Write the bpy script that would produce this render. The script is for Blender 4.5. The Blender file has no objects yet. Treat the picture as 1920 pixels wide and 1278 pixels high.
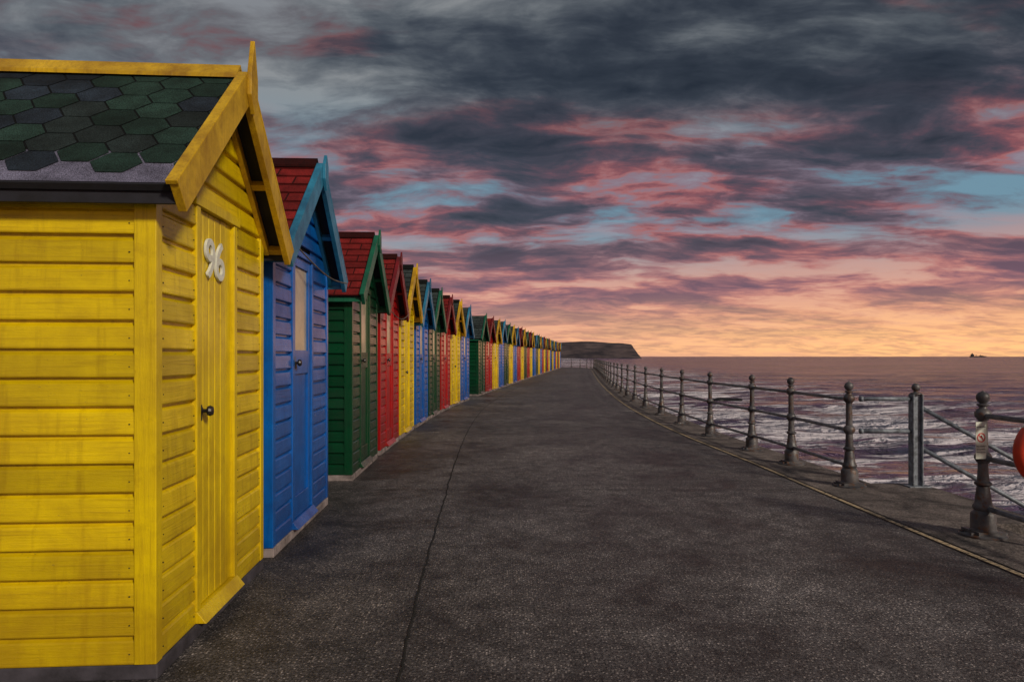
import bpy, math, random
from mathutils import Vector, noise as mnoise
random.seed(4)
S=bpy.context.scene
COL=S.collection
CAMH=1.41

# ------------------------------------------------------------ node helpers
class NT:
    def __init__(s,tree):
        s.t=tree; s.n=tree.nodes; s.l=tree.links
    def new(s,typ,**kw):
        nd=s.n.new(typ)
        for k,v in kw.items(): setattr(nd,k,v)
        return nd
    def put(s,sock,v):
        if isinstance(v,bpy.types.NodeSocket): s.l.new(v,sock)
        else: sock.default_value=v
    def math(s,op,a,b=0.0,c=None,clamp=False):
        nd=s.new('ShaderNodeMath',operation=op,use_clamp=clamp)
        s.put(nd.inputs[0],a); s.put(nd.inputs[1],b)
        if c is not None: s.put(nd.inputs[2],c)
        return nd.outputs[0]
    def noise(s,vec,scale,detail=4,rough=.5,dist=0.0,color=False):
        nd=s.new('ShaderNodeTexNoise')
        s.l.new(vec,nd.inputs['Vector'])
        nd.inputs['Scale'].default_value=scale; nd.inputs['Detail'].default_value=detail
        nd.inputs['Roughness'].default_value=rough; nd.inputs['Distortion'].default_value=dist
        return nd.outputs['Color' if color else 'Fac']
    def ramp(s,fac,stops,interp='LINEAR'):
        nd=s.new('ShaderNodeValToRGB'); cr=nd.color_ramp; cr.interpolation=interp
        while len(cr.elements)<len(stops): cr.elements.new(.5)
        for e,(p,c) in zip(cr.elements,stops):
            e.position=p
            e.color=(c,c,c,1) if isinstance(c,(int,float)) else (*c,1)
        s.put(nd.inputs[0],fac)
        return nd.outputs[0]
    def mix(s,fac,a,b,mode='MIX'):
        nd=s.new('ShaderNodeMix',data_type='RGBA',blend_type=mode)
        s.put(nd.inputs[0],fac)
        for i,v in ((6,a),(7,b)):
            if isinstance(v,tuple): v=(*v,1) if len(v)==3 else v
            s.put(nd.inputs[i],v)
        return nd.outputs[2]
    def mapr(s,v,a,b,c=0.,d=1.,sm=False):
        nd=s.new('ShaderNodeMapRange'); nd.clamp=True
        if sm: nd.interpolation_type='SMOOTHSTEP'
        s.put(nd.inputs[0],v)
        for i,x in enumerate((a,b,c,d)): nd.inputs[i+1].default_value=x
        return nd.outputs[0]
    def vm(s,op,a,b):
        nd=s.new('ShaderNodeVectorMath',operation=op)
        s.put(nd.inputs[0],a); s.put(nd.inputs[1],b)
        return nd.outputs[0]
    def scale(s,vec,sc,loc=(0,0,0),rot=0):
        nd=s.new('ShaderNodeMapping'); s.l.new(vec,nd.inputs[0])
        nd.inputs['Scale'].default_value=sc; nd.inputs['Location'].default_value=loc
        nd.inputs['Rotation'].default_value=(0,0,rot)
        return nd.outputs[0]
def mat(name):
    m=bpy.data.materials.new(name); m.use_nodes=True
    t=NT(m.node_tree); b=m.node_tree.nodes['Principled BSDF']
    tc=t.new('ShaderNodeTexCoord')
    return m,t,b,tc.outputs['Object']
def bump(t,b,h,strength,dist=.01):
    nd=t.new('ShaderNodeBump'); nd.inputs['Strength'].default_value=strength
    nd.inputs['Distance'].default_value=dist
    t.put(nd.inputs['Height'],h); t.l.new(nd.outputs[0],b.inputs['Normal'])

# ------------------------------------------------------------ materials
def paint(name,col,dark,rough=.33,grime=.5,spec=.5,coat=.0,boards=True):
    m,t,b,co=mat(name)
    geo=t.new('ShaderNodeNewGeometry').outputs['Position']
    sp=t.new('ShaderNodeSeparateXYZ'); t.l.new(co,sp.inputs[0])
    oi=t.new('ShaderNodeObjectInfo')
    g2=t.noise(geo,3.0,6,.65,.3)
    if boards:
        idx=t.math('FLOOR',t.math('DIVIDE',t.math('SUBTRACT',sp.outputs[2],.0695),.125))
        sgn=t.math('GREATER_THAN',sp.outputs[0],-.003)
        wn=t.new('ShaderNodeTexWhiteNoise',noise_dimensions='2D')
        cb=t.new('ShaderNodeCombineXYZ'); t.put(cb.inputs[0],idx); t.put(cb.inputs[1],t.math('ADD',sgn,t.math('MULTIPLY',oi.outputs['Random'],31)))
        t.l.new(cb.outputs[0],wn.inputs['Vector']); bv=wn.outputs['Value']
        off=t.new('ShaderNodeCombineXYZ'); t.put(off.inputs[0],t.math('MULTIPLY',bv,9)); t.put(off.inputs[1],t.math('MULTIPLY',bv,5))
        gp=t.vm('ADD',geo,off.outputs[0])
        g1=t.noise(t.scale(gp,(1.8,1.8,46)),1.6,7,.66,.5)
        g3=t.noise(t.scale(geo,(14,14,1.2)),1.4,4,.6)
    else:
        g1=t.noise(t.scale(geo,(40,40,1.8)),1.6,7,.66,.5)
        g3=t.noise(geo,7,7,.72)
    f=t.ramp(g2,[(.36,0),(.64,1)])
    c=t.mix(t.math('MULTIPLY',f,grime),col,dark)
    c=t.mix(t.math('MULTIPLY',t.ramp(g1,[(.50,0),(.70,1)]),.55),c,dark)
    c=t.mix(t.math('MULTIPLY',t.ramp(g3,[(.53,0),(.72,1)]),.55),c,dark)
    if boards:
        c=t.mix(1.0,c,t.ramp(bv,[(0,.72),(1,1.10)]),'MULTIPLY')
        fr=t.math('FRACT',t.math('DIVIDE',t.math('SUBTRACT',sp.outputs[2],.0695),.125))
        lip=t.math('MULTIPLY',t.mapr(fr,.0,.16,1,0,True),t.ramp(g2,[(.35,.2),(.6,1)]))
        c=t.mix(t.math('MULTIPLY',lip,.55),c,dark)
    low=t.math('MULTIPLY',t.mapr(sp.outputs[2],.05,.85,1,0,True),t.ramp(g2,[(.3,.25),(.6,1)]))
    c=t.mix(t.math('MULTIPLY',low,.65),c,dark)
    ch=t.noise(t.scale(geo,(16,16,60) if boards else (50,50,14)),2.0,7,.72)
    c=t.mix(t.math('MULTIPLY',t.ramp(ch,[(.655,0),(.69,1)]),.8),c,(.09,.06,.04))
    t.put(b.inputs['Base Color'],c)
    t.put(b.inputs['Roughness'],t.math('ADD',t.mapr(g2,.3,.7,rough-.1,rough+.12),t.math('MULTIPLY',g1,.10)))
    b.inputs['Specular IOR Level'].default_value=spec
    b.inputs['Coat Weight'].default_value=coat; b.inputs['Coat Roughness'].default_value=.12
    bump(t,b,t.math('ADD',t.math('MULTIPLY',g1,1.2),t.math('MULTIPLY',ch,.6)),.6,.004)
    return m
M={}
for nm_,col,dark,ro,sp_,ct in (('yellow',(.82,.62,.002),(.40,.25,.003),.30,.4,.2),
    ('blue',(.002,.14,.55),(.001,.045,.22),.28,.4,.4),
    ('green',(.002,.062,.022),(.001,.022,.010),.28,.4,.4),
    ('red',(.46,.005,.008),(.19,.003,.005),.28,.4,.4)):
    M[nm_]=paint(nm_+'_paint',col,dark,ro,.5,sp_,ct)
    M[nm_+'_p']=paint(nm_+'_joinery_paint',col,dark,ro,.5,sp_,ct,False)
M['yellow_t']=paint('yellow_trim_paint',(.74,.48,.010),(.26,.13,.010),.38,.85,.4,0,False)
M['blue_t']=paint('blue_trim_paint',(.03,.26,.44),(.015,.08,.17),.33,.85,.4,0,False)
M['green_t']=paint('green_trim_paint',(.008,.15,.08),(.008,.055,.035),.33,.8,.4,0,False)
M['red_t']=paint('red_trim_paint',(.22,.008,.012),(.08,.008,.010),.33,.9,.4,0,False)

def roofmat(name,base,brick):
    m,t,b,co=mat(name)
    sp=t.noise(co,230,3,.7); lg=t.noise(co,5,5,.65)
    if brick:
        uv=t.new('ShaderNodeUVMap').outputs[0]
        br=t.new('ShaderNodeTexBrick'); t.l.new(uv,br.inputs['Vector'])
        br.inputs['Scale'].default_value=1; br.inputs['Brick Width'].default_value=.3
        br.inputs['Row Height'].default_value=.14; br.inputs['Mortar Size'].default_value=.007
        br.inputs['Color1'].default_value=(*base,1)
        br.inputs['Color2'].default_value=(*[x*.6 for x in base],1)
        br.inputs['Mortar'].default_value=(*[x*.12 for x in base],1)
        c=br.outputs[0]; h=br.outputs['Fac']
    else:
        a=t.new('ShaderNodeAttribute'); a.attribute_name='Col'; c=a.outputs['Color']; h=None
    c=t.mix(1.0,c,t.ramp(sp,[(.40,.35),(.62,1.7)]),'MULTIPLY')
    c=t.mix(1.0,c,t.ramp(lg,[(.35,.6),(.65,1.35)]),'MULTIPLY')
    t.put(b.inputs['Base Color'],c); b.inputs['Roughness'].default_value=.9
    b.inputs['Specular IOR Level'].default_value=.2
    hh=sp if h is None else t.math('SUBTRACT',sp,t.math('MULTIPLY',h,3))
    bump(t,b,hh,.7,.004)
    return m
M['hexroof']=roofmat('hex_shingle',(0,0,0),False)
M['redroof']=roofmat('red_felt_shingle',(.20,.014,.014),True)
M['darkroof']=roofmat('dark_felt_shingle',(.04,.055,.057),True)

def simple(name,col,rough=.6,metal=0,var=.4,sc=8,bs=.3):
    m,t,b,co=mat(name)
    geo=t.new('ShaderNodeNewGeometry').outputs['Position']
    n=t.noise(geo,sc,6,.65)
    c=t.mix(t.ramp(n,[(.35,0),(.65,1)]),tuple(x*(1-var) for x in col),tuple(min(1,x*(1+var)) for x in col))
    t.put(b.inputs['Base Color'],c); b.inputs['Roughness'].default_value=rough
    b.inputs['Metallic'].default_value=metal
    bump(t,b,t.noise(geo,sc*12,4,.6),bs,.004)
    return m
M['black']=simple('black_iron',(.012,.012,.014),.4)
M['felt']=simple('roof_felt_edge',(.010,.011,.018),.8)
M['plinth']=simple('weathered_plinth',(.20,.17,.17),.85,sc=6,var=.6)
M['plinthd']=simple('dark_plinth',(.045,.042,.055),.85,sc=6,var=.5)
M['pane']=simple('frosted_pane',(.42,.38,.27),.15,var=.2,sc=3,bs=.02)
M['white']=simple('white_paint',(.70,.74,.66),.45,var=.12,sc=30)
M['inside']=simple('hut_interior',(.02,.02,.02),.9)
M['galv']=simple('galvanised_steel',(.17,.20,.24),.5,.15,var=.5,sc=18)
M['stripe']=simple('rail_paint',(.17,.175,.195),.42,.2,var=.5,sc=14)
M['orange']=simple('lifebuoy_red',(.60,.045,.015),.4,var=.15)
M['signred']=simple('sign_red',(.55,.03,.03),.5,var=.1)
M['rope']=simple('rope_fibre',(.12,.10,.09),.9)
m,t,b,co=mat('painted_cast_iron'); geo=t.new('ShaderNodeNewGeometry').outputs['Position']
n=t.noise(geo,16,7,.7); n2=t.noise(geo,6,4,.6)
c=t.mix(t.ramp(n2,[(.35,0),(.65,1)]),(.040,.041,.049),(.13,.13,.14))
c=t.mix(t.ramp(n,[(.52,0),(.62,.9)]),c,(.10,.042,.018))
t.put(b.inputs['Base Color'],c); b.inputs['Roughness'].default_value=.42; b.inputs['Metallic'].default_value=.1
bump(t,b,n,.8,.008); M['iron']=m
# asphalt
m,t,b,co=mat('asphalt')
a1=t.noise(co,60,4,.8); a2=t.noise(co,150,2,.7); lg=t.noise(co,.8,8,.72,.6); lg2=t.noise(co,.16,4,.6); md=t.noise(co,5,6,.72)
vo=t.new('ShaderNodeTexVoronoi'); t.l.new(co,vo.inputs['Vector']); vo.inputs['Scale'].default_value=66
vc=t.new('ShaderNodeSeparateColor'); t.l.new(vo.outputs['Color'],vc.inputs[0])
stone=t.math('MULTIPLY',t.ramp(vo.outputs['Distance'],[(.22,1),(.50,0)]),t.ramp(vc.outputs[0],[(.50,0),(.95,1)]))
c=t.mix(t.ramp(a1,[(.42,0),(.60,1)]),(.020,.019,.022),(.168,.155,.160))
c=t.mix(t.ramp(a2,[(.50,0),(.66,.7)]),c,(.010,.010,.011))
c=t.mix(stone,c,(.42,.375,.37))
c=t.mix(1.0,c,t.ramp(lg,[(.36,.36),(.45,.85),(.54,1.15),(.64,1.65)]),'MULTIPLY')
c=t.mix(1.0,c,t.ramp(md,[(.36,.58),(.62,1.32)]),'MULTIPLY')
c=t.mix(1.0,c,t.ramp(lg2,[(.35,.75),(.65,1.2)]),'MULTIPLY')
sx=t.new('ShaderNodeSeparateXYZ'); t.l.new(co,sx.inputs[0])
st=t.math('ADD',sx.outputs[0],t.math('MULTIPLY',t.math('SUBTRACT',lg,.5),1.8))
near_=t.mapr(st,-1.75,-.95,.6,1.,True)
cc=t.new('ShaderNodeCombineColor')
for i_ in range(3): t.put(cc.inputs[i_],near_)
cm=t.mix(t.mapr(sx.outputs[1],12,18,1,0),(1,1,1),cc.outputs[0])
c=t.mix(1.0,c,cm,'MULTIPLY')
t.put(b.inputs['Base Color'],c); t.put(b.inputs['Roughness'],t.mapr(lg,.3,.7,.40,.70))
bump(t,b,t.math('ADD',t.math('ADD',a1,a2),stone),.9,.007); M['asphalt']=m
m,t,b,co=mat('coping_concrete')
a=t.noise(co,60,4,.7); l=t.noise(co,2.2,7,.75,.5)
c=t.mix(t.ramp(l,[(.38,0),(.62,1)]),(.034,.030,.030),(.20,.17,.16))
c=t.mix(1.0,c,t.ramp(a,[(.38,.45),(.62,1.6)]),'MULTIPLY')
t.put(b.inputs['Base Color'],c); b.inputs['Roughness'].default_value=.75
bump(t,b,t.math('ADD',a,t.math('MULTIPLY',l,2)),.9,.014); M['coping']=m
m,t,b,co=mat('faded_line_paint')
a=t.noise(co,28,6,.75); l=t.noise(co,1.5,4,.6)
f=t.math('MULTIPLY',t.ramp(a,[(.40,0),(.54,1)]),t.ramp(l,[(.35,.3),(.52,1)]))
c=t.mix(f,(.06,.055,.05),(.55,.42,.26))
t.put(b.inputs['Base Color'],c); b.inputs['Roughness'].default_value=.8; M['line']=m
M['crack']=simple('tar_joint',(.012,.012,.012),.8,var=.3,sc=20)
M['grass']=simple('rough_grass',(.035,.045,.02),.95,var=.5,sc=2)
m,t,b,co=mat('cliff_rock')
a=t.noise(t.scale(co,(.02,.02,.15)),1,7,.65)
c=t.mix(t.ramp(a,[(.4,0),(.62,1)]),(.018,.016,.024),(.085,.065,.07))  # purplish lighter tone puts the distance haze into the rock colour
t.put(b.inputs['Base Color'],c); b.inputs['Roughness'].default_value=.95; M['cliff']=m
# water
m,t,b,co=mat('sea_water')
w=t.scale(co,(.8,1.0,1),rot=-.4)
n1=t.noise(w,.16,5,.6,.3); n2=t.noise(w,.9,5,.65,.4); n3=t.noise(w,4.0,3,.6,.2); n0=t.noise(t.scale(co,(.5,1.2,1)),.03,6,.68)
sx=t.new('ShaderNodeSeparateXYZ'); t.l.new(co,sx.inputs[0])
dw=t.math('SUBTRACT',sx.outputs[0],t.math('ADD',t.math('MULTIPLY',sx.outputs[1],.075),3.2))
zone=t.math('MULTIPLY',t.mapr(dw,-2,3,.98,1.),t.mapr(dw,9,40,1.,.55,True))
zone=t.math('MULTIPLY',zone,t.mapr(dw,40,90,1.,0.,True))
rot=t.scale(co,(.12,.42,1),(3,1,0),rot=math.radians(-24))
big=t.noise(rot,1.0,6,.62,.8); lace=t.noise(t.scale(co,(.5,1.3,1),rot=math.radians(-24)),1.7,9,.74,1.2)
bigs=t.ramp(big,[(.45,0),(.57,1)])
f=t.math('ADD',t.math('MULTIPLY',bigs,.60),t.math('MULTIPLY',lace,.50))
f=t.math('MULTIPLY',f,zone)
foam=t.mapr(f,.38,.72,0.,1.,True)
pat=t.noise(t.scale(co,(.03,.05,1)),1.0,7,.7)
deep=t.mix(t.ramp(pat,[(.4,0),(.6,1)]),(.022,.034,.085),(.13,.075,.155))
col=t.mix(foam,deep,(.92,.88,.98))
t.put(b.inputs['Base Color'],col)
t.put(b.inputs['Roughness'],t.mapr(foam,0,1,.18,.75))
b.inputs['IOR'].default_value=1.33
b.inputs['Specular Tint'].default_value=(.92,.80,1.,1)
h=t.math('ADD',t.math('ADD',t.math('MULTIPLY',n1,5.5),t.math('MULTIPLY',n2,1.5)),t.math('MULTIPLY',n3,.28))
h=t.math('ADD',h,t.math('MULTIPLY',n0,26.))
h=t.math('ADD',h,t.math('MULTIPLY',foam,.12))
bump(t,b,h,1.0,1.4); M['water']=m

# ------------------------------------------------------------ mesh helpers
class MB:
    def __init__(s): s.v=[]; s.f=[]; s.c=[]; s.uv=[]
    def poly(s,pts,col=None,uv=None):
        k=len(s.v); s.v+= [tuple(p) for p in pts]; s.f.append(tuple(range(k,k+len(pts))))
        s.c.append(col); s.uv.append(uv)
    def box(s,a,b,col=None):
        x0,y0,z0=a; x1,y1,z1=b
        s.prism([(x0,y0),(x1,y0),(x1,y1),(x0,y1)],z0,z1)
    def prism(s,pts,z0,z1):
        lo=[(x,y,z0) for x,y in pts]; hi=[(x,y,z1) for x,y in pts]
        s.loft(lo,hi)
    def loft(s,lo,hi,col=None):
        k=len(s.v); n=len(lo); s.v+=[tuple(p) for p in lo]+[tuple(p) for p in hi]
        fs=[tuple(range(k+n-1,k-1,-1)),tuple(range(k+n,k+2*n))]
        for i in range(n): fs.append((k+i,k+(i+1)%n,k+n+(i+1)%n,k+n+i))
        s.f+=fs; s.c+=[col]*len(fs); s.uv+=[None]*len(fs)
    def tube(s,p,q,r,n=10):
        p=Vector(p); q=Vector(q); d=(q-p).normalized()
        u=d.orthogonal().normalized(); w=d.cross(u)
        A=[];B=[]
        for i in range(n):
            a=2*math.pi*i/n; o=u*math.cos(a)*r+w*math.sin(a)*r
            A.append(p+o);B.append(q+o)
        s.loft(A,B)
    def lathe(s,prof,n=16,o=(0,0,0)):
        k=len(s.v)
        for r,z in prof:
            for i in range(n):
                a=2*math.pi*i/n; s.v.append((o[0]+r*math.cos(a),o[1]+r*math.sin(a),o[2]+z))
        for j in range(len(prof)-1):
            for i in range(n):
                s.f.append((k+j*n+i,k+j*n+(i+1)%n,k+(j+1)*n+(i+1)%n,k+(j+1)*n+i)); s.c.append(None); s.uv.append(None)
    def mesh(s,name,m,smooth=False,bev=0):
        me=bpy.data.meshes.new(name); me.from_pydata(s.v,[],s.f)
        if any(c is not None for c in s.c):
            ca=me.color_attributes.new('Col','FLOAT_COLOR','CORNER'); i=0
            for p,c in zip(me.polygons,s.c):
                for li in p.loop_indices: ca.data[li].color=(*(c or (.1,.1,.1)),1)
        if any(u is not None for u in s.uv):
            ul=me.uv_layers.new(name='UVMap')
            for p,u in zip(me.polygons,s.uv):
                for j,li in enumerate(p.loop_indices): ul.data[li].uv=u[j] if u else (0,0)
        me.materials.append(m)
        if smooth:
            for p in me.polygons: p.use_smooth=True
        return me
    def obj(s,name,m,parent=None,smooth=False,bev=0):
        o=bpy.data.objects.new(name,s.mesh(name,m,smooth)); COL.objects.link(o)
        if bev:
            md=o.modifiers.new('bev','BEVEL'); md.width=bev; md.segments=2; md.limit_method='ANGLE'
        if parent: o.parent=parent
        return o
def empty(name,loc=(0,0,0),rz=0):
    e=bpy.data.objects.new(name,None); COL.objects.link(e); e.location=loc; e.rotation_euler[2]=rz
    e.empty_display_size=.2
    return e
def interp(path,y):
    if y<=path[0][0]: 
        a,b=path[0],path[1]
    else:
        for a,b in zip(path,path[1:]):
            if y<=b[0]: break
    t=(y-a[0])/(b[0]-a[0]); return a[1]+(b[1]-a[1])*t

# ------------------------------------------------------------ hut
BH=.125
PROF=[(.000,.021),(.005,.023),(.094,.019),(.101,.013),(.109,.002),(.125,.002)]
def boards(mb,org,u,n,z0,z1,lim):
    org=Vector(org);u=Vector(u);n=Vector(n);Z=Vector((0,0,1))
    z=z0
    while z<z1-.01:
        top=min(z+BH,z1)
        for k in range(len(lim(z))):
            j=random.uniform(-.0015,.002); tl=random.uniform(-.003,.003)
            rows=[]
            for dz,off in PROF:
                zz=min(z+dz,top); s=lim(zz)
                if k>=len(s): s=lim(z)
                a,b_=s[k]
                if b_-a<.005: b_=a+.005
                rows.append((org+u*a+n*(off+j)+Z*zz, org+u*b_+n*(off+j+tl*.4)+Z*zz))
            s=lim(z)[k]
            lo=(org+u*s[0]+n*.0+Z*z, org+u*s[1]+Z*z)
            mb.poly([lo[0],lo[1],rows[0][1],rows[0][0]])
            for r0,r1 in zip(rows,rows[1:]):
                mb.poly([r0[0],r0[1],r1[1],r1[0]])
            for e in (0,1):
                pts=[lo[e]]+[r[e] for r in rows]
                s2=lim(top); s2=s2[k] if k<len(s2) else s
                pts.append(org+u*(s2[e])+Z*top)
                mb.poly(pts)
        z=top
def hut(y0,x0,hd,W,colname,roof,plinth='plinth',door='window',eave=2.2,det=2,number=None,D=2.0,zr=2.92):
    P=M[colname];T=M[colname+'_t'];J=M[colname+'_p']
    E=empty('beach_hut',(x0,y0,0),hd)
    zb=.07; ov=.165; so=.13; pitch=math.atan2(zr-eave,W/2); tp=math.tan(pitch)
    mb=MB(); core=[(-.02,.02,zb+.01),(-.02,W-.02,zb+.01),(-.02,W-.02,eave-.02),(-.02,W/2,zr-.05),(-.02,.02,eave-.02)]
    mb.loft(core,[(-D+.02,y,z) for x,y,z in core]); mb.obj('core',M['inside'],E)
    mb=MB(); mb.box((-D,-.02,0),(.03,W+.02,zb-.003)); mb.obj('plinth',M[plinth],E,bev=.006)
    dw=.50 if door=='plank' else .56
    d0=W*.31; d1=d0+dw; dz0=.13; dz1=2.17 if door=='plank' else 2.21
    tf=.05
    mb=MB()
    def roofu(z):
        if z<=eave: return (.035,W-.035)
        k=(z-eave)/tp; return (max(.0,k)+.0,W-k)
    def frontlow(z): 
        a,b=roofu(z); return [(a,d0-tf),(d1+tf,b)]
    def fronthigh(z): return [roofu(z)]
    nrow=int(round((dz1+tf-zb)/BH)); zs=zb+nrow*BH
    boards(mb,(0,0,0),(0,1,0),(1,0,0),zb,zs,frontlow)
    boards(mb,(0,0,0),(0,1,0),(1,0,0),zs,zr-.02,fronthigh)
    boards(mb,(0,0,0),(-1,0,0),(0,-1,0),zb,eave-.03,lambda z:[(.035,D)])
    boards(mb,(0,W,0),(-1,0,0),(0,1,0),zb,eave-.03,lambda z:[(.035,D)])
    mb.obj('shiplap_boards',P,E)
    mb=MB(); mb.poly([(-D,0.0,zb),(-D,W,zb),(-D,W,eave-.02),(-D,W/2,zr-.03),(-D,0.0,eave-.02)]); mb.obj('rear_wall',J,E)
    mb=MB()
    for yy,s in ((0,-1),(W,1)):
        y_a=yy+s*.028; y_b=yy-s*.034
        mb.box((-.066,min(y_a,y_b),zb),(.028,max(y_a,y_b),eave+.02))
    mb.box((-.01,d0-tf,dz0),(.030,d0,dz1)); mb.box((-.01,d1,dz0),(.030,d1+tf,dz1))
    mb.box((-.01,d0-tf-.03,dz1),(.038,d1+tf+.03,dz1+.055))
    mb.loft([(-.01,d0-tf,zb),(-.01,d1+tf,zb),(.075,d1+tf,zb),(.075,d0-tf,zb)],[(-.01,d0-tf,dz0),(-.01,d1+tf,dz0),(.03,d1+tf,dz0-.002),(.03,d0-tf,dz0-.002)])
    mb.obj('trim',J,E,bev=.003)
    if number:
        mb=MB(); zz=zb+.045
        while zz<eave-.1:
            for yy in (.055,d0-tf-.022,d1+tf+.022,W-.055):
                mb.box((.02,yy-.0025,zz-.0025),(.0245,yy+.0025,zz+.0025))
            mb.box((-.085,-.0245,zz-.0025),(-.09,-.02,zz+.0025))
            zz+=BH
        mb.obj('nail_heads',M['black'],E)
    mb=MB()
    if door=='plank':
        n=6; w=dw/n
        for i in range(n):
            q=random.uniform(0,.003)
            mb.box((-.01,d0+i*w+.0035,dz0+.004),(.006+q,d0+(i+1)*w-.0035,dz1-.003))
    else:
        st=.075
        mb.box((-.01,d0+.003,dz0+.004),(.016,d0+st,dz1-.003)); mb.box((-.01,d1-st,dz0+.004),(.016,d1-.003,dz1-.003))
        for a,b_ in ((dz0+.004,.30),(1.27,1.46),(dz1-.08,dz1-.003)): mb.box((-.01,d0+st,a),(.015,d1-st,b_))
        mb.box((-.01,d0+st,.30),(-.002,d1-st,1.27))
    mb.obj('door',J,E,bev=.003)
    if door!='plank':
        mb=MB(); mb.box((-.01,d0+st,1.46),(-.001,d1-st,dz1-.08)); mb.obj('door_pane',M['pane'],E)
    mb=MB(); kz=1.13 if door=='plank' else 1.36; ky=d0+.05
    mb.lathe([(.0,0),(.022,0),(.022,.006),(.010,.01),(.010,.03),(.024,.036),(.028,.048),(.022,.060),(0,.064)],12)
    mb.v=[(z+.009,x+ky,y+kz) for x,y,z in mb.v]
    if door=='plank': mb.box((.008,ky-.014,kz-.05),(.012,ky+.014,kz+.03))
    else: mb.box((.015,ky-.02,kz-.045),(.03,ky+.02,kz))
    mb.obj('door_knob',M['black'],E,smooth=False)
    if det>1 and door!='plank':
        mb=MB(); mb.box((.016,d0+.0,1.32),(.02,d0+.07,1.41)); mb.obj('lock_plate',M['galv'],E)
    L=(W/2+so)/math.cos(pitch); th=.03
    c_,s_=math.cos(pitch),math.sin(pitch)
    def rp(side,x,sl,h):
        y=sl*c_; z=zr-sl*s_
        return Vector((x, W/2+side*(y+h*s_), z+h*c_))
    for side in (-1,1):
        mb=MB()
        xs=(-D-.08,ov-.02)
        lo=[rp(side,xs[0],0,0),rp(side,xs[1],0,0),rp(side,xs[1],L,0),rp(side,xs[0],L,0)]
        hi=[rp(side,xs[0],0,th),rp(side,xs[1],0,th),rp(side,xs[1],L,th),rp(side,xs[0],L,th)]
        mb.loft(lo,hi); mb.obj('roof_deck',M['felt'],E)
        if roof=='hexroof':
            mb=MB()
            h=th+.003
            band=[rp(side,xs[0],L-.30,h),rp(side,xs[1],L-.30,h),rp(side,xs[1],L-.01,h),rp(side,xs[0],L-.01,h)]
            mb.poly(band,(.13,.13,.20))
            full=[rp(side,xs[0],0,th+.0045),rp(side,xs[1],0,th+.0045),rp(side,xs[1],L-.29,th+.0045),rp(side,xs[0],L-.29,th+.0045)]
            mb.poly(full,(.003,.004,.005))
            tw=.235; rh=.092
            def hexs(xc,sc,h):
                g=.0030
                pts=[(xc-tw/2+g*2,sc),(xc-tw*.25+g,sc-rh+g),(xc+tw*.25-g,sc-rh+g),(xc+tw/2-g*2,sc),(xc+tw*.25-g,sc+rh-g),(xc-tw*.25+g,sc+rh-g)]
                pts=[(min(max(px,xs[0]),xs[1]),min(max(q,0.0),L)) for px,q in pts]
                if len({round(px,4) for px,_ in pts})<2 or len({round(q,4) for _,q in pts})<2: return
                kk=random.uniform(.75,1.4)
                c=random.choice([(.011,.028,.023),(.011,.028,.023),(.014,.022,.034),(.014,.034,.028),(.013,.021,.022)])
                c=tuple(q*kk for q in c)
                v=[rp(side,px,q,h) for px,q in pts]
                mb.poly(v if side>0 else v[::-1],c)
            sl=L-.085-rh*2; r=0
            while sl>-rh:
                x=xs[0]
                while x<xs[1]+tw:
                    hexs(x,sl,th+.0075); hexs(x+tw*.75,sl+rh,th+.0075)
                    x+=tw*1.5
                sl-=rh*2; r+=1
            mb.obj('hex_shingles',M['hexroof'],E)
        else:
            mb=MB(); r=0
            sl=L+.012
            while sl>0:
                s2=max(0,sl-.14)
                pts=[(xs[0],sl,th+.012),(xs[1],sl,th+.012),(xs[1],s2,th+.003),(xs[0],s2,th+.003)]
                v=[rp(side,*p) for p in pts]; uv=[(p[0],round((L+.012-p[1])/.14,3)*.14) for p in pts]
                mb.poly(v if side<0 else v[::-1],None,uv if side<0 else uv[::-1])
                v=[rp(side,xs[0],sl,th+.012),rp(side,xs[1],sl,th+.012),rp(side,xs[1],sl,th),rp(side,xs[0],sl,th)]
                mb.poly(v,None,[(xs[0],r*.14+.05)]*4)
                sl=s2; r+=1
            mb.obj('roof_shingles',M[roof],E)
        mb=MB()
        cw=.03
        def bar(x0,x1,s0,s1,h0,h1):
            lo=[rp(side,x0,s0,h0),rp(side,x1,s0,h0),rp(side,x1,s1,h0),rp(side,x0,s1,h0)]
            hi=[rp(side,x0,s0,h1),rp(side,x1,s0,h1),rp(side,x1,s1,h1),rp(side,x0,s1,h1)]
            mb.loft(lo,hi)
        bar(ov-cw,ov+.022,0,L+.03,th+.016,th+.036)
        bar(ov-.018,ov+.020,0,L+.025,-.085,th+.0155)
        bar(.02,.05,.02,L-.03,-.055,-.001)
        mb.obj('bargeboard',T,E,bev=.003)
        mb=MB(); 
        bar(.051,ov-.019,L*.52,L*.52+.04,-.045,-.001); bar(.051,ov-.019,L-.07,L-.03,-.045,-.001)
        mb.obj('purlin_ends',T,E)
        mb=MB(); a=rp(side,0,L,0)
        mb.box((-D-.08,min(a.y-side*.035,a.y-side*.012),a.z-.05),(ov-.02,max(a.y-side*.035,a.y-side*.012),a.z+.014))
        mb.obj('eave_fascia',M['felt'] if roof=='hexroof' else T,E)
    if roof=='hexroof' or det>1:
        mb=MB(); zt=zr+(th+.02)/c_
        cp=[(W/2-.065,zt-.065*tp+.0),(W/2,zt+.012),(W/2+.065,zt-.065*tp),(W/2+.065,zt-.065*tp+.02),(W/2,zt+.034),(W/2-.065,zt-.065*tp+.02)]
        mb.loft([(-D-.08,y,z) for y,z in cp],[(ov-cw-.002,y,z) for y,z in cp])
        mb.obj('ridge_cap',T if roof=='hexroof' else M[roof if roof!='hexroof' else 'felt'],E)
    mb=MB()
    ft=.235 if number else .125
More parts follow.
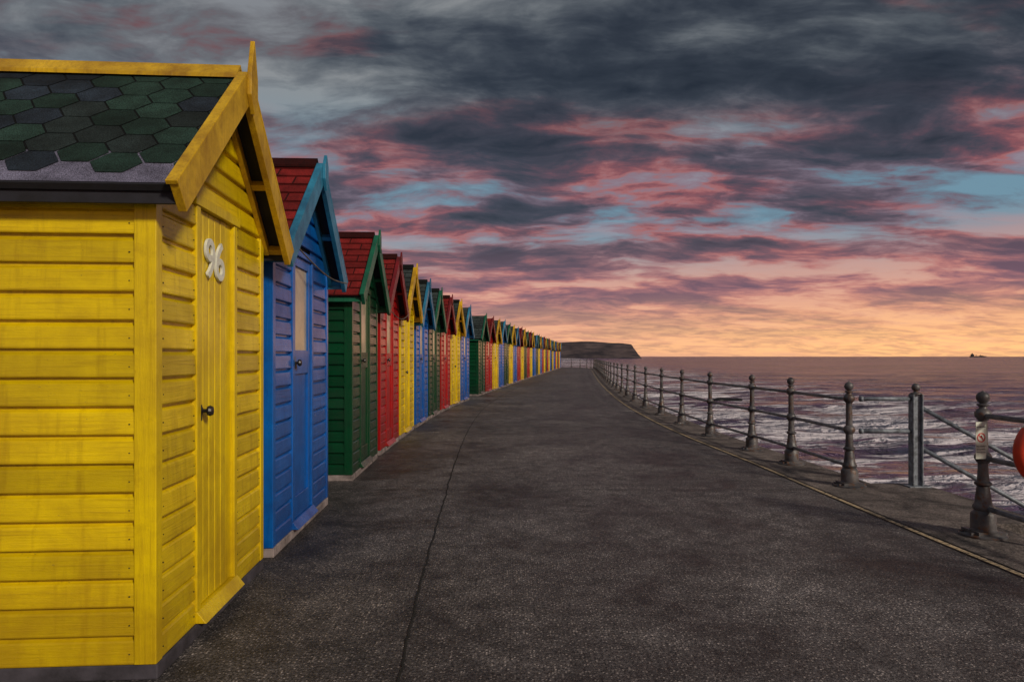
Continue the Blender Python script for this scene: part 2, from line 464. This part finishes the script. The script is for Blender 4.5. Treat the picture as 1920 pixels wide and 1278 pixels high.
    fp=[(W/2-.06,zr-.08),(W/2,zr-.17),(W/2+.06,zr-.08),(W/2+.058,zr+.04),(W/2+.004,zr+ft),(W/2-.004,zr+ft),(W/2-.058,zr+.04)]
    mb.loft([(ov+.0205,y,z) for y,z in fp],[(ov+.045,y,z) for y,z in fp]); mb.obj('finial',T,E,bev=.003)
    if number:
        cu=bpy.data.curves.new('number','FONT'); cu.body=number; cu.size=.29; cu.extrude=.006; cu.offset=.0028; cu.bevel_depth=.001
        cu.align_x='CENTER'; cu.space_character=.98; cu.resolution_u=6
        o=bpy.data.objects.new('house_number',cu); COL.objects.link(o); o.parent=E
        o.location=(.018,d0+.22,1.83); o.rotation_euler=(math.radians(90),math.radians(0),math.radians(90))
        cu.materials.append(M['white'])
    return E

HP=[(3,-1.58),(4.8,-1.70),(7,-1.81),(10,-1.91),(13,-1.93),(16,-1.87),(19,-1.71),(22,-1.46),(26,-1.03),(33,-.22),(41,.72),(55,2.42),(82,5.75),(100,8)]
huts=[
 (3.0,4.52,'yellow','hexroof','plinthd','plank',2.225,'96',2.915),
 (4.80,6.50,'blue','redroof','plinth','window',2.22,None,2.95),
 (7.75,9.45,'green','redroof','plinth','window',2.18,None,2.88),
 (9.75,11.40,'red','redroof','plinth','window',2.18,None,2.90),
 (11.65,13.2,'yellow','darkroof','plinth','plank',2.25,None,2.98),
 (13.5,15.1,'blue','darkroof','plinth','window',2.18,None,2.92),
 (15.35,16.95,'green','darkroof','plinth','window',2.18,None,2.92),
 (17.2,18.75,'red','redroof','plinth','window',2.18,None,2.92),
 (19.0,20.5,'yellow','darkroof','plinth','plank',2.2,None,2.95),
 (20.75,22.3,'blue','darkroof','plinth','window',2.18,None,2.92)]
y=24.3
cyc=['green','red','yellow','blue','green','yellow','blue','red','yellow']
rf={'green':'darkroof','red':'redroof','yellow':'darkroof','blue':'darkroof'}
i=0
while y<82:
    c=cyc[i%len(cyc)]; huts.append((y,y+1.58,c,rf[c],'plinth','plank' if i%3==0 else 'window',2.16+random.uniform(-.04,.05),None,2.92+random.uniform(-.05,.05)))
    y+=1.85; i+=1
    if i%12==0: y+=.9
for (a,b_,c,r,p,d,e,num,zr_) in huts:
    xa=interp(HP,a); xb=interp(HP,b_); 
    L=math.hypot(b_-a,xb-xa); hd=-math.atan2(xb-xa,b_-a)
    hut(a,xa,hd,L,c,r,p,d,e,2 if a<20 else 1,num,zr=zr_)

def curve_rope(name,pts,r):
    cu=bpy.data.curves.new(name,'CURVE'); cu.dimensions='3D'; sp=cu.splines.new('NURBS'); sp.points.add(len(pts)-1)
    for q,p in zip(sp.points,pts): q.co=(*p,1)
    sp.use_endpoint_u=True; sp.order_u=3; cu.bevel_depth=r; cu.materials.append(M['rope'])
    o=bpy.data.objects.new(name,cu); COL.objects.link(o); return o
curve_rope('rope',[(-1.64,5.1,2.27),(-1.60,5.6,2.13),(-1.57,6.1,2.07),(-1.56,6.45,2.10)],.006)
curve_rope('rope',[(-1.80,9.9,2.15),(-1.72,10.5,1.86),(-1.70,11.2,2.1)],.006)

# ------------------------------------------------------------ railing path
RP=[(-6,3.9),(-2,3.85),(1.4,3.80),(3.4,3.76),(5.36,3.70),(7.4,3.66),(8.95,3.64),(10.3,3.59),(12.1,3.53),(14.2,3.53),(16.4,3.59),(18.7,3.68),(21.4,3.85),(24,4.04),(27,4.30),(30,4.55),(40,5.5),(55,7.05),(68,8.4),(76,9.15)]
endp=[(9.35,79),(9.2,82),(8.6,85),(7.6,87.5),(6.2,89.5),(4.4,91),(2.2,92),(-.5,92.6),(-4,93),(-10,93)]
full=[(x,y) for y,x in RP]+endp
def offs(pts,d):
    out=[]
    for i,p in enumerate(pts):
        a=pts[max(0,i-1)]; b_=pts[min(len(pts)-1,i+1)]
        tx,ty=b_[0]-a[0],b_[1]-a[1]; l=math.hypot(tx,ty); out.append((p[0]+ty/l*d,p[1]-tx/l*d))
    return out
def smooth(pts,n=6):
    P=[Vector(p) for p in pts]; out=[]
    for i in range(len(P)-1):
        p0=P[max(0,i-1)];p1=P[i];p2=P[i+1];p3=P[min(len(P)-1,i+2)]
        for k in range(n):
            t_=k/n
            q=.5*((2*p1)+(-p0+p2)*t_+(2*p0-5*p1+4*p2-p3)*t_*t_+(-p0+3*p1-3*p2+p3)*t_**3)
            out.append((q.x,q.y))
    out.append(tuple(P[-1])); return out
fs=smooth(full)
edge=offs(fs,.30)
mb=MB()
for i in range(len(edge)-1):
    a,b_=edge[i],edge[i+1]
    if a[1]>=79:
        mb.poly([(a[0],79.0,0),(a[0],a[1],0),(b_[0],b_[1],0),(b_[0],79.0,0)][::-1])
    else: mb.poly([(-14,a[1],0),(a[0],a[1],0),(b_[0],b_[1],0),(-14,b_[1],0)])
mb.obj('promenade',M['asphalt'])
mb=MB()
mb.poly([(-400,-60,-.3),(-13.9,-60,-.02),(-13.9,100,-.02),(-400,300,-.3)]); mb.obj('ground',M['grass'])
mb=MB()
for a,b_ in zip(edge,edge[1:]):
    mb.poly([(a[0],a[1],0),(b_[0],b_[1],0),(b_[0]+.5,b_[1],-4),(a[0]+.5,a[1],-4)])
mb.obj('sea_wall',M['coping'])
def ribbon(name,o0,o1,z,m,pts=fs):
    A=offs(pts,o0);B=offs(pts,o1);mb=MB()
    for i in range(len(A)-1):
        mb.poly([(A[i][0],A[i][1],z),(B[i][0],B[i][1],z),(B[i+1][0],B[i+1][1],z),(A[i+1][0],A[i+1][1],z)])
    return mb.obj(name,m)
ribbon('coping',-.40,.315,.006,M['coping'])
ribbon('painted_line',-.48,-.436,.010,M['line'])
cp=[(-.46,2.2),(-.50,3.1),(-.545,3.8),(-.60,5.0),(-.66,6.6),(-.74,8.6),(-.82,11.9),(-.83,15),(-.74,19),(-.4,24),(.3,32),(1.3,42),(2.9,56),(5.2,76)]
cs=[(x+.014*mnoise.noise(Vector((y*3.1,0,0)))+.010*mnoise.noise(Vector((y*17,5,0))),y) for x,y in smooth(cp,24)]
ribbon('expansion_joint',-.005,.006,.006,M['crack'],pts=cs)
for yy in (7.2,13.6,21.5,33):
    pts=[(interp(HP,yy)+.1+k*(interp([(p[1],p[0]) for p in fs if 0<p[1]<75],yy)-.6-interp(HP,yy))/40,yy+.01*math.sin(k*1.3)+.008*mnoise.noise(Vector((k*.7,yy,0)))) for k in range(41)]
    ribbon('expansion_joint',-.004,.004,.0085,M['crack'],pts=pts)

# ------------------------------------------------------------ railing
post_prof=[(.0,.0),(.165,.0),(.165,.012),(.155,.02),(.094,.022),(.094,.05),(.088,.055),(.088,.17),(.080,.185),(.064,.20),(.074,.215),(.074,.235),(.062,.25),(.054,.30),(.046,.37),(.040,.385),(.060,.40),(.060,.415),(.042,.43),(.037,.50),(.036,.565),(.046,.575),(.059,.60),(.060,.625),(.046,.65),(.035,.66),(.033,.78),(.031,.90),(.043,.912),(.058,.935),(.059,.962),(.045,.985),(.030,.995),(.026,1.01),(.043,1.018),(.043,1.028),(.022,1.036),(.037,1.05),(.048,1.075),(.046,1.10),(.029,1.12),(.009,1.13),(0,1.137)]
mb=MB(); mb.lathe(post_prof,18)
mb.box((-.105,-.105,.013),(.105,.105,.045)) 
for sx_ in (-1,1):
    for sy in (-1,1): mb.box((sx_*.13-.012,sy*.06-.012,.013),(sx_*.13+.012,sy*.06+.012,.035))
pm=mb.mesh('railing_post',M['iron'],True)
pm.set_sharp_from_angle(angle=math.radians(40)) if hasattr(pm,'set_sharp_from_angle') else None
R=empty('seafront_railing')
def post(x,y):
    o=bpy.data.objects.new('post',pm); COL.objects.link(o); o.location=(x,y,.006); o.parent=R; o.rotation_euler=(random.uniform(-.014,.014),random.uniform(-.014,.014),random.uniform(-.1,.1))
    return (x,y)
near=[(3.80,1.4),(3.76,3.4),(3.70,5.36)]
far=[(3.66,7.4),(3.66,8.93),(3.6,10.25),(3.50,12.05),(3.53,14.2),(3.59,16.4),(3.66,18.7),(3.85,21.4)]
last=(3.85,21.4)
for p in smooth(full,30):
    if p[1]<=21.4 and p[0]<5: continue
    if p[0]<-3: break
    if math.hypot(p[0]-last[0],p[1]-last[1])>=2.4: far.append(p); last=p
for p in near+far: post(*p)
mb=MB(); hts=(.945,.612,.225)
for seq in (near,far):
    for a,b_ in zip(seq,seq[1:]):
        for h in hts:
            mb.tube((a[0],a[1],h),(b_[0],b_[1],h),.020 if b_[1]<30 else .023,10)
rl=mb.obj('rails',M['stripe'],R,True)
G=empty('step_handrail')
mb=MB(); bx,by=4.39,7.42
mb.box((bx-.055,by-.05,0),(bx-.043,by+.05,1.0)); mb.box((bx+.043,by-.05,0),(bx+.055,by+.05,1.0)); mb.box((bx-.043,by-.012,0),(bx+.043,by+.012,1.0))
mb.box((bx-.12,by-.1,0.0),(bx+.12,by+.1,.014)); mb.obj('steel_post',M['galv'],G,bev=.003)
mb=MB(); mb.lathe([(.06,1.0),(.06,1.012),(.03,1.02),(.02,1.035),(.035,1.045),(.044,1.07),(.04,1.095),(.02,1.115),(0,1.12)],14,(bx,by,0)); mb.obj('post_cap',M['iron'],G,True)
mb=MB()
for h in (.95,.60): mb.tube((3.80,7.42,h),(bx-.05,7.42,h),.022); mb.tube((3.78,7.42,h),(3.81,7.42,h),.03)
for h in (.86,.42): mb.tube((bx+.05,7.42,h),(bx+2.6,7.30,h-1.45),.024)
mb.obj('rails',M['galv'],G,True)
mb=MB(); mb.box((5.75,7.3,-4),(5.85,7.4,.1)); mb.box((6.95,7.25,-4),(7.05,7.35,-.5)); mb.obj('lower_posts',M['galv'],G)
mb=MB()
mb.box((3.9,5.75,-.5),(4.55,7.6,.002))
for k in range(1,16): mb.box((4.55+.27*(k-1),5.9,-.17*k-.6),(4.55+.27*k,7.5,-.17*k))
mb.obj('sea_steps',M['coping'],bev=.01)

SG=empty('warning_sign',(3.62,5.27,0),math.radians(8))
mb=MB(); mb.box((-.045,-.002,.62),(.045,.002,.905)); mb.obj('panel',M['white'],SG,bev=.001)
mb=MB(); n=32
for i in range(n):
    a0=2*math.pi*i/n;a1=2*math.pi*(i+1)/n
    mb.poly([(r*math.cos(a),-.0045,.785+r*math.sin(a)) for r,a in ((.036,a0),(.036,a1),(.028,a1),(.028,a0))])
c45=.7071; w=.0035; R_=.03
mb.poly([((-R_*c45-w*c45),-.005,.785+R_*c45-w*c45),((R_*c45-w*c45),-.005,.785-R_*c45-w*c45),((R_*c45+w*c45),-.005,.785-R_*c45+w*c45),((-R_*c45+w*c45),-.005,.785+R_*c45+w*c45)])
mb.obj('prohibition_ring',M['signred'],SG)
mb=MB()
def q(pts): mb.poly([(x,-.004,.785+z) for x,z in pts])
q([(-.008,.012),(.002,.018),(.012,-.002),(.004,-.008)]); q([(.002,.018),(.006,.014),(-.012,.0),(-.016,.004)]); q([(.004,-.008),(.012,-.002),(.018,-.018),(.013,-.02)])
mb.obj('pictogram',M['black'],SG)
for zz,tx,sz in ((.862,'WARNING',.016),(.712,'NO DIVING',.017),(.690,'NO JUMPING',.0135),(.668,'FROM SEA WALL',.011)):
    cu=bpy.data.curves.new('t','FONT'); cu.body=tx; cu.size=sz; cu.align_x='CENTER'; cu.extrude=.0003
    o=bpy.data.objects.new('lettering',cu); COL.objects.link(o); o.parent=SG; o.location=(0,-.004,zz); o.rotation_euler=(math.pi/2,0,0); cu.materials.append(M['black'])
LB=empty('lifebuoy',(3.90,4.9,.72),math.radians(-6))
bpy.ops.mesh.primitive_torus_add(major_radius=.225,minor_radius=.055,major_segments=40,minor_segments=14)
to=bpy.context.object; to.name='ring'; to.rotation_euler=(math.pi/2,0,0); to.parent=LB; to.data.materials.append(M['orange'])
for p in to.data.polygons: p.use_smooth=True
mb=MB()
for k in range(4):
    a=math.pi/4+k*math.pi/2; c=Vector((math.cos(a)*.225,0,math.sin(a)*.225)); tdir=Vector((-math.sin(a),0,math.cos(a)))*.025
    mb.tube(c-tdir,c+tdir,.0575,14)
mb.obj('white_bands',M['white'],LB,True)
mb=MB(); mb.box((-.02,.06,-.72),(.02,.09,.35)); mb.obj('bracket',M['galv'],LB)

# ------------------------------------------------------------ sea
def axis(lo,hi,c,step,g):
    v=[c]; s=step
    while v[-1]<hi: v.append(v[-1]+s); s*=g
    w=[c]; s=step
    while w[-1]>lo: w.append(w[-1]-s); s*=g
    return w[:0:-1]+v
xs=axis(-9000,14000,18,.35,1.028); ys=axis(-60,16000,24,.35,1.026)
mb=MB(); SL=-2.6
m_=math
def hgt(x,y):
    d=max(1,m_.hypot(x,y)); k=min(1,60/d)
    if x<3: return 0
    v=.18*m_.sin(.22*x+.50*y+1.8*mnoise.noise(Vector((x*.06,y*.06,0))))
    v+=.18*mnoise.noise(Vector((x*.22,y*.35,1)))+.07*mnoise.noise(Vector((x*.8,y*1.1,5)))
    return v*k
nx=len(xs)
mb.v=[(x,y,SL+hgt(x,y)) for y in ys for x in xs]
for j in range(len(ys)-1):
    for i in range(nx-1):
        k=j*nx+i; mb.f.append((k,k+1,k+1+nx,k+nx))
mb.obj('sea',M['water'],None,True)
def rock(x,y,s):
    import bmesh
    bm=bmesh.new(); bmesh.ops.create_icosphere(bm,subdivisions=3,radius=1)
    for v in bm.verts:
        n=mnoise.noise(v.co*1.6+Vector((x,y,0))); v.co*=1+.35*n; v.co.x*=s*1.7; v.co.y*=s; v.co.z*=s*.38
    me=bpy.data.meshes.new('sea_rock'); bm.to_mesh(me); bm.free(); me.materials.append(M['black'])
    o=bpy.data.objects.new('sea_rock',me); COL.objects.link(o); o.location=(x,y,SL+.12)
rock(18.6,60,.75); rock(19.9,61,.45)

# ------------------------------------------------------------ headland
sil=[(-900,26),(-500,30),(0,34),(60,34),(105,33),(130,36),(155,38),(185,37),(215,35),(240,34),(258,32),(266,31),(271,22),(276,12),(281,6),(286,-3)]
mb=MB(); Y0=1500
S2=[]
for (x0_,h0),(x1_,h1) in zip(sil,sil[1:]):
    n=max(1,int((x1_-x0_)/6))
    for k in range(n):
        t_=k/n; S2.append((x0_+(x1_-x0_)*t_,h0+(h1-h0)*t_+1.3*mnoise.noise(Vector(((x0_+(x1_-x0_)*t_)*.03,0,0)))))
S2.append(sil[-1])
rows=[]
for j,(f,dy) in enumerate([(-.1,-40),(.15,-22),(.4,-10),(.75,0),(.93,12),(1,30),(1.03,150),(.9,500)]):
    rows.append([(x-(dy*.15 if j>5 else 0)+3*mnoise.noise(Vector((x*.05,j,2))),Y0+dy+14*mnoise.noise(Vector((x*.02,j*.4,0)))+6*mnoise.noise(Vector((x*.09,j*.7,4))),SL+h*f) for x,h in S2])
n=len(S2)
mb.v=[p for r in rows for p in r]
for j in range(len(rows)-1):
    for i in range(n-1):
        k=j*n+i; mb.f.append((k,k+1,k+1+n,k+n))
mb.obj('headland',M['cliff'],None,True)

SH=empty('cargo_ship',(2730,4000,SL),0)
mb=MB(); hp=[(-44,0),(40,0),(48,6),(-46,6)]
mb.loft([(x,-6,z) for x,z in hp],[(x,6,z) for x,z in hp]); mb.obj('hull',M['felt'],SH)
mb=MB(); mb.box((-40,-5,6),(-26,5,17)); mb.box((-36,-2,17),(-31,2,23)); mb.box((10,-4,6),(30,4,9)); mb.box((-12,-1,6),(-10,1,15)); mb.box((14,-1,6),(16,1,14)); mb.obj('superstructure',M['felt'],SH)

# ------------------------------------------------------------ world
w=bpy.data.worlds.new('World'); S.world=w; w.use_nodes=True
t=NT(w.node_tree); bg=w.node_tree.nodes['Background']
SUN_EL=math.radians(27); sv=Vector((.64,-.77,0)).normalized()
g=t.new('ShaderNodeTexCoord').outputs['Generated']
nm=t.new('ShaderNodeVectorMath',operation='NORMALIZE'); t.l.new(g,nm.inputs[0])
sp=t.new('ShaderNodeSeparateXYZ'); t.l.new(nm.outputs[0],sp.inputs[0]); X,Y,Z=sp.outputs
zc=t.math('ADD',t.math('MAXIMUM',Z,0.0),.16)
cb=t.new('ShaderNodeCombineXYZ'); t.l.new(t.math('DIVIDE',X,zc),cb.inputs[0]); t.l.new(t.math('DIVIDE',Y,zc),cb.inputs[1])
p=cb.outputs[0]
wc=t.noise(t.scale(p,(1,1,1),(5,2,1)),2.2,2,.5,0,True)
wv=t.vm('MULTIPLY',t.vm('SUBTRACT',wc,(.5,.5,.5)),(.26,.26,0))
pw=t.vm('ADD',p,wv)
n1=t.noise(t.scale(pw,(1.05,1.9,1),(13.3,5.7,0)),1.30,10,.56)
n2=t.noise(t.scale(p,(.7,1.3,1),(7.1,4.2,2)),.75,3,.5,.0)
n3=t.noise(t.scale(pw,(1.4,2.3,1),(1.1,9.2,2)),4.2,7,.60)
n=t.math('ADD',t.math('ADD',t.math('MULTIPLY',n1,.68),t.math('MULTIPLY',n2,.21)),t.math('MULTIPLY',n3,.20))
n=t.math('SUBTRACT',n,.038)
n=t.math('ADD',t.math('MULTIPLY',t.math('SUBTRACT',n,.505),1.25),.524)
n=t.math('ADD',n,t.math('MULTIPLY',t.math('MULTIPLY',t.math('SUBTRACT',X,.10),t.mapr(Z,.15,.42)),.13))
tint=t.noise(t.scale(p,(.6,1.4,1),(2,8,5)),1.6,5,.6,.0)
low=t.ramp(n,[(.43,(.72,.35,.25)),(.49,(.54,.21,.18)),(.54,(.33,.13,.15)),(.61,(.17,.08,.12))])
midp=t.ramp(n,[(.40,(.27,.25,.30)),(.455,(.25,.165,.205)),(.49,(.36,.125,.125)),(.515,(.25,.075,.085)),(.55,(.12,.056,.075)),(.595,(.052,.045,.062)),(.67,(.020,.021,.031))])
midb=t.ramp(n,[(.40,(.15,.27,.35)),(.46,(.13,.19,.25)),(.50,(.15,.11,.145)),(.535,(.088,.064,.088)),(.585,(.042,.042,.060)),(.67,(.018,.021,.031))])
mid=t.mix(t.mapr(tint,.42,.58,0,1,True),midb,midp)
highg=t.ramp(n,[(.38,(.25,.26,.265)),(.45,(.14,.152,.163)),(.50,(.080,.090,.102)),(.55,(.043,.050,.062)),(.60,(.024,.029,.039)),(.68,(.011,.014,.021))])
highp=t.ramp(n,[(.38,(.21,.22,.235)),(.455,(.125,.12,.13)),(.50,(.16,.070,.072)),(.535,(.082,.044,.052)),(.58,(.036,.034,.045)),(.66,(.014,.016,.023))])
high=t.mix(t.mapr(tint,.50,.60,0,1,True),highg,highp)
e1=t.mapr(Z,.07,.19,0,1,True); e2=t.mapr(Z,.22,.38,0,1,True)
c=t.mix(e1,low,mid); c=t.mix(e2,c,high)
hz=t.mapr(Z,.0,.10,1,0,True)
az=t.mapr(X,-.15,.5,.0,1.)
hc=t.mix(az,(.82,.40,.26),(1.15,.60,.24))
hn=t.mapr(n3,.42,.60,1.,.62)
c=t.mix(t.math('MULTIPLY',hz,hn),c,hc)
hz2=t.math('MULTIPLY',t.mapr(Z,.0,.010,.35,0,True),t.mapr(X,.1,.6,1,.3))
c=t.mix(hz2,c,(.50,.22,.22))
sky=t.new('ShaderNodeTexSky',sky_type='NISHITA'); sky.sun_disc=False; sky.sun_elevation=SUN_EL
sky.sun_rotation=math.atan2(sv.x,sv.y)
sk=t.mix(1.0,sky.outputs[0],(.006,.006,.006),'MULTIPLY')
c=t.mix(1.0,c,sk,'ADD')
t.put(bg.inputs['Color'],c); bg.inputs['Strength'].default_value=1.0

L=bpy.data.lights.new('sun','SUN'); L.energy=2.5; L.angle=math.radians(8); L.color=(1,.86,.69)
lo=bpy.data.objects.new('sun',L); COL.objects.link(lo)
dirv=Vector((sv.x*math.cos(SUN_EL),sv.y*math.cos(SUN_EL),math.sin(SUN_EL)))
lo.rotation_euler=(-dirv).to_track_quat('-Z','Y').to_euler(); lo.location=(20,-20,20)

cd=bpy.data.cameras.new('camera'); cam=bpy.data.objects.new('camera',cd); COL.objects.link(cam)
cam.location=(0,0,CAMH); cam.rotation_euler=(math.pi/2,0,0)
cd.sensor_width=36; cd.lens=24; cd.shift_y=29/1920; cd.clip_end=40000; cd.clip_start=.05
S.camera=cam
S.view_settings.view_transform='Standard'; S.view_settings.look='None'; S.view_settings.exposure=0
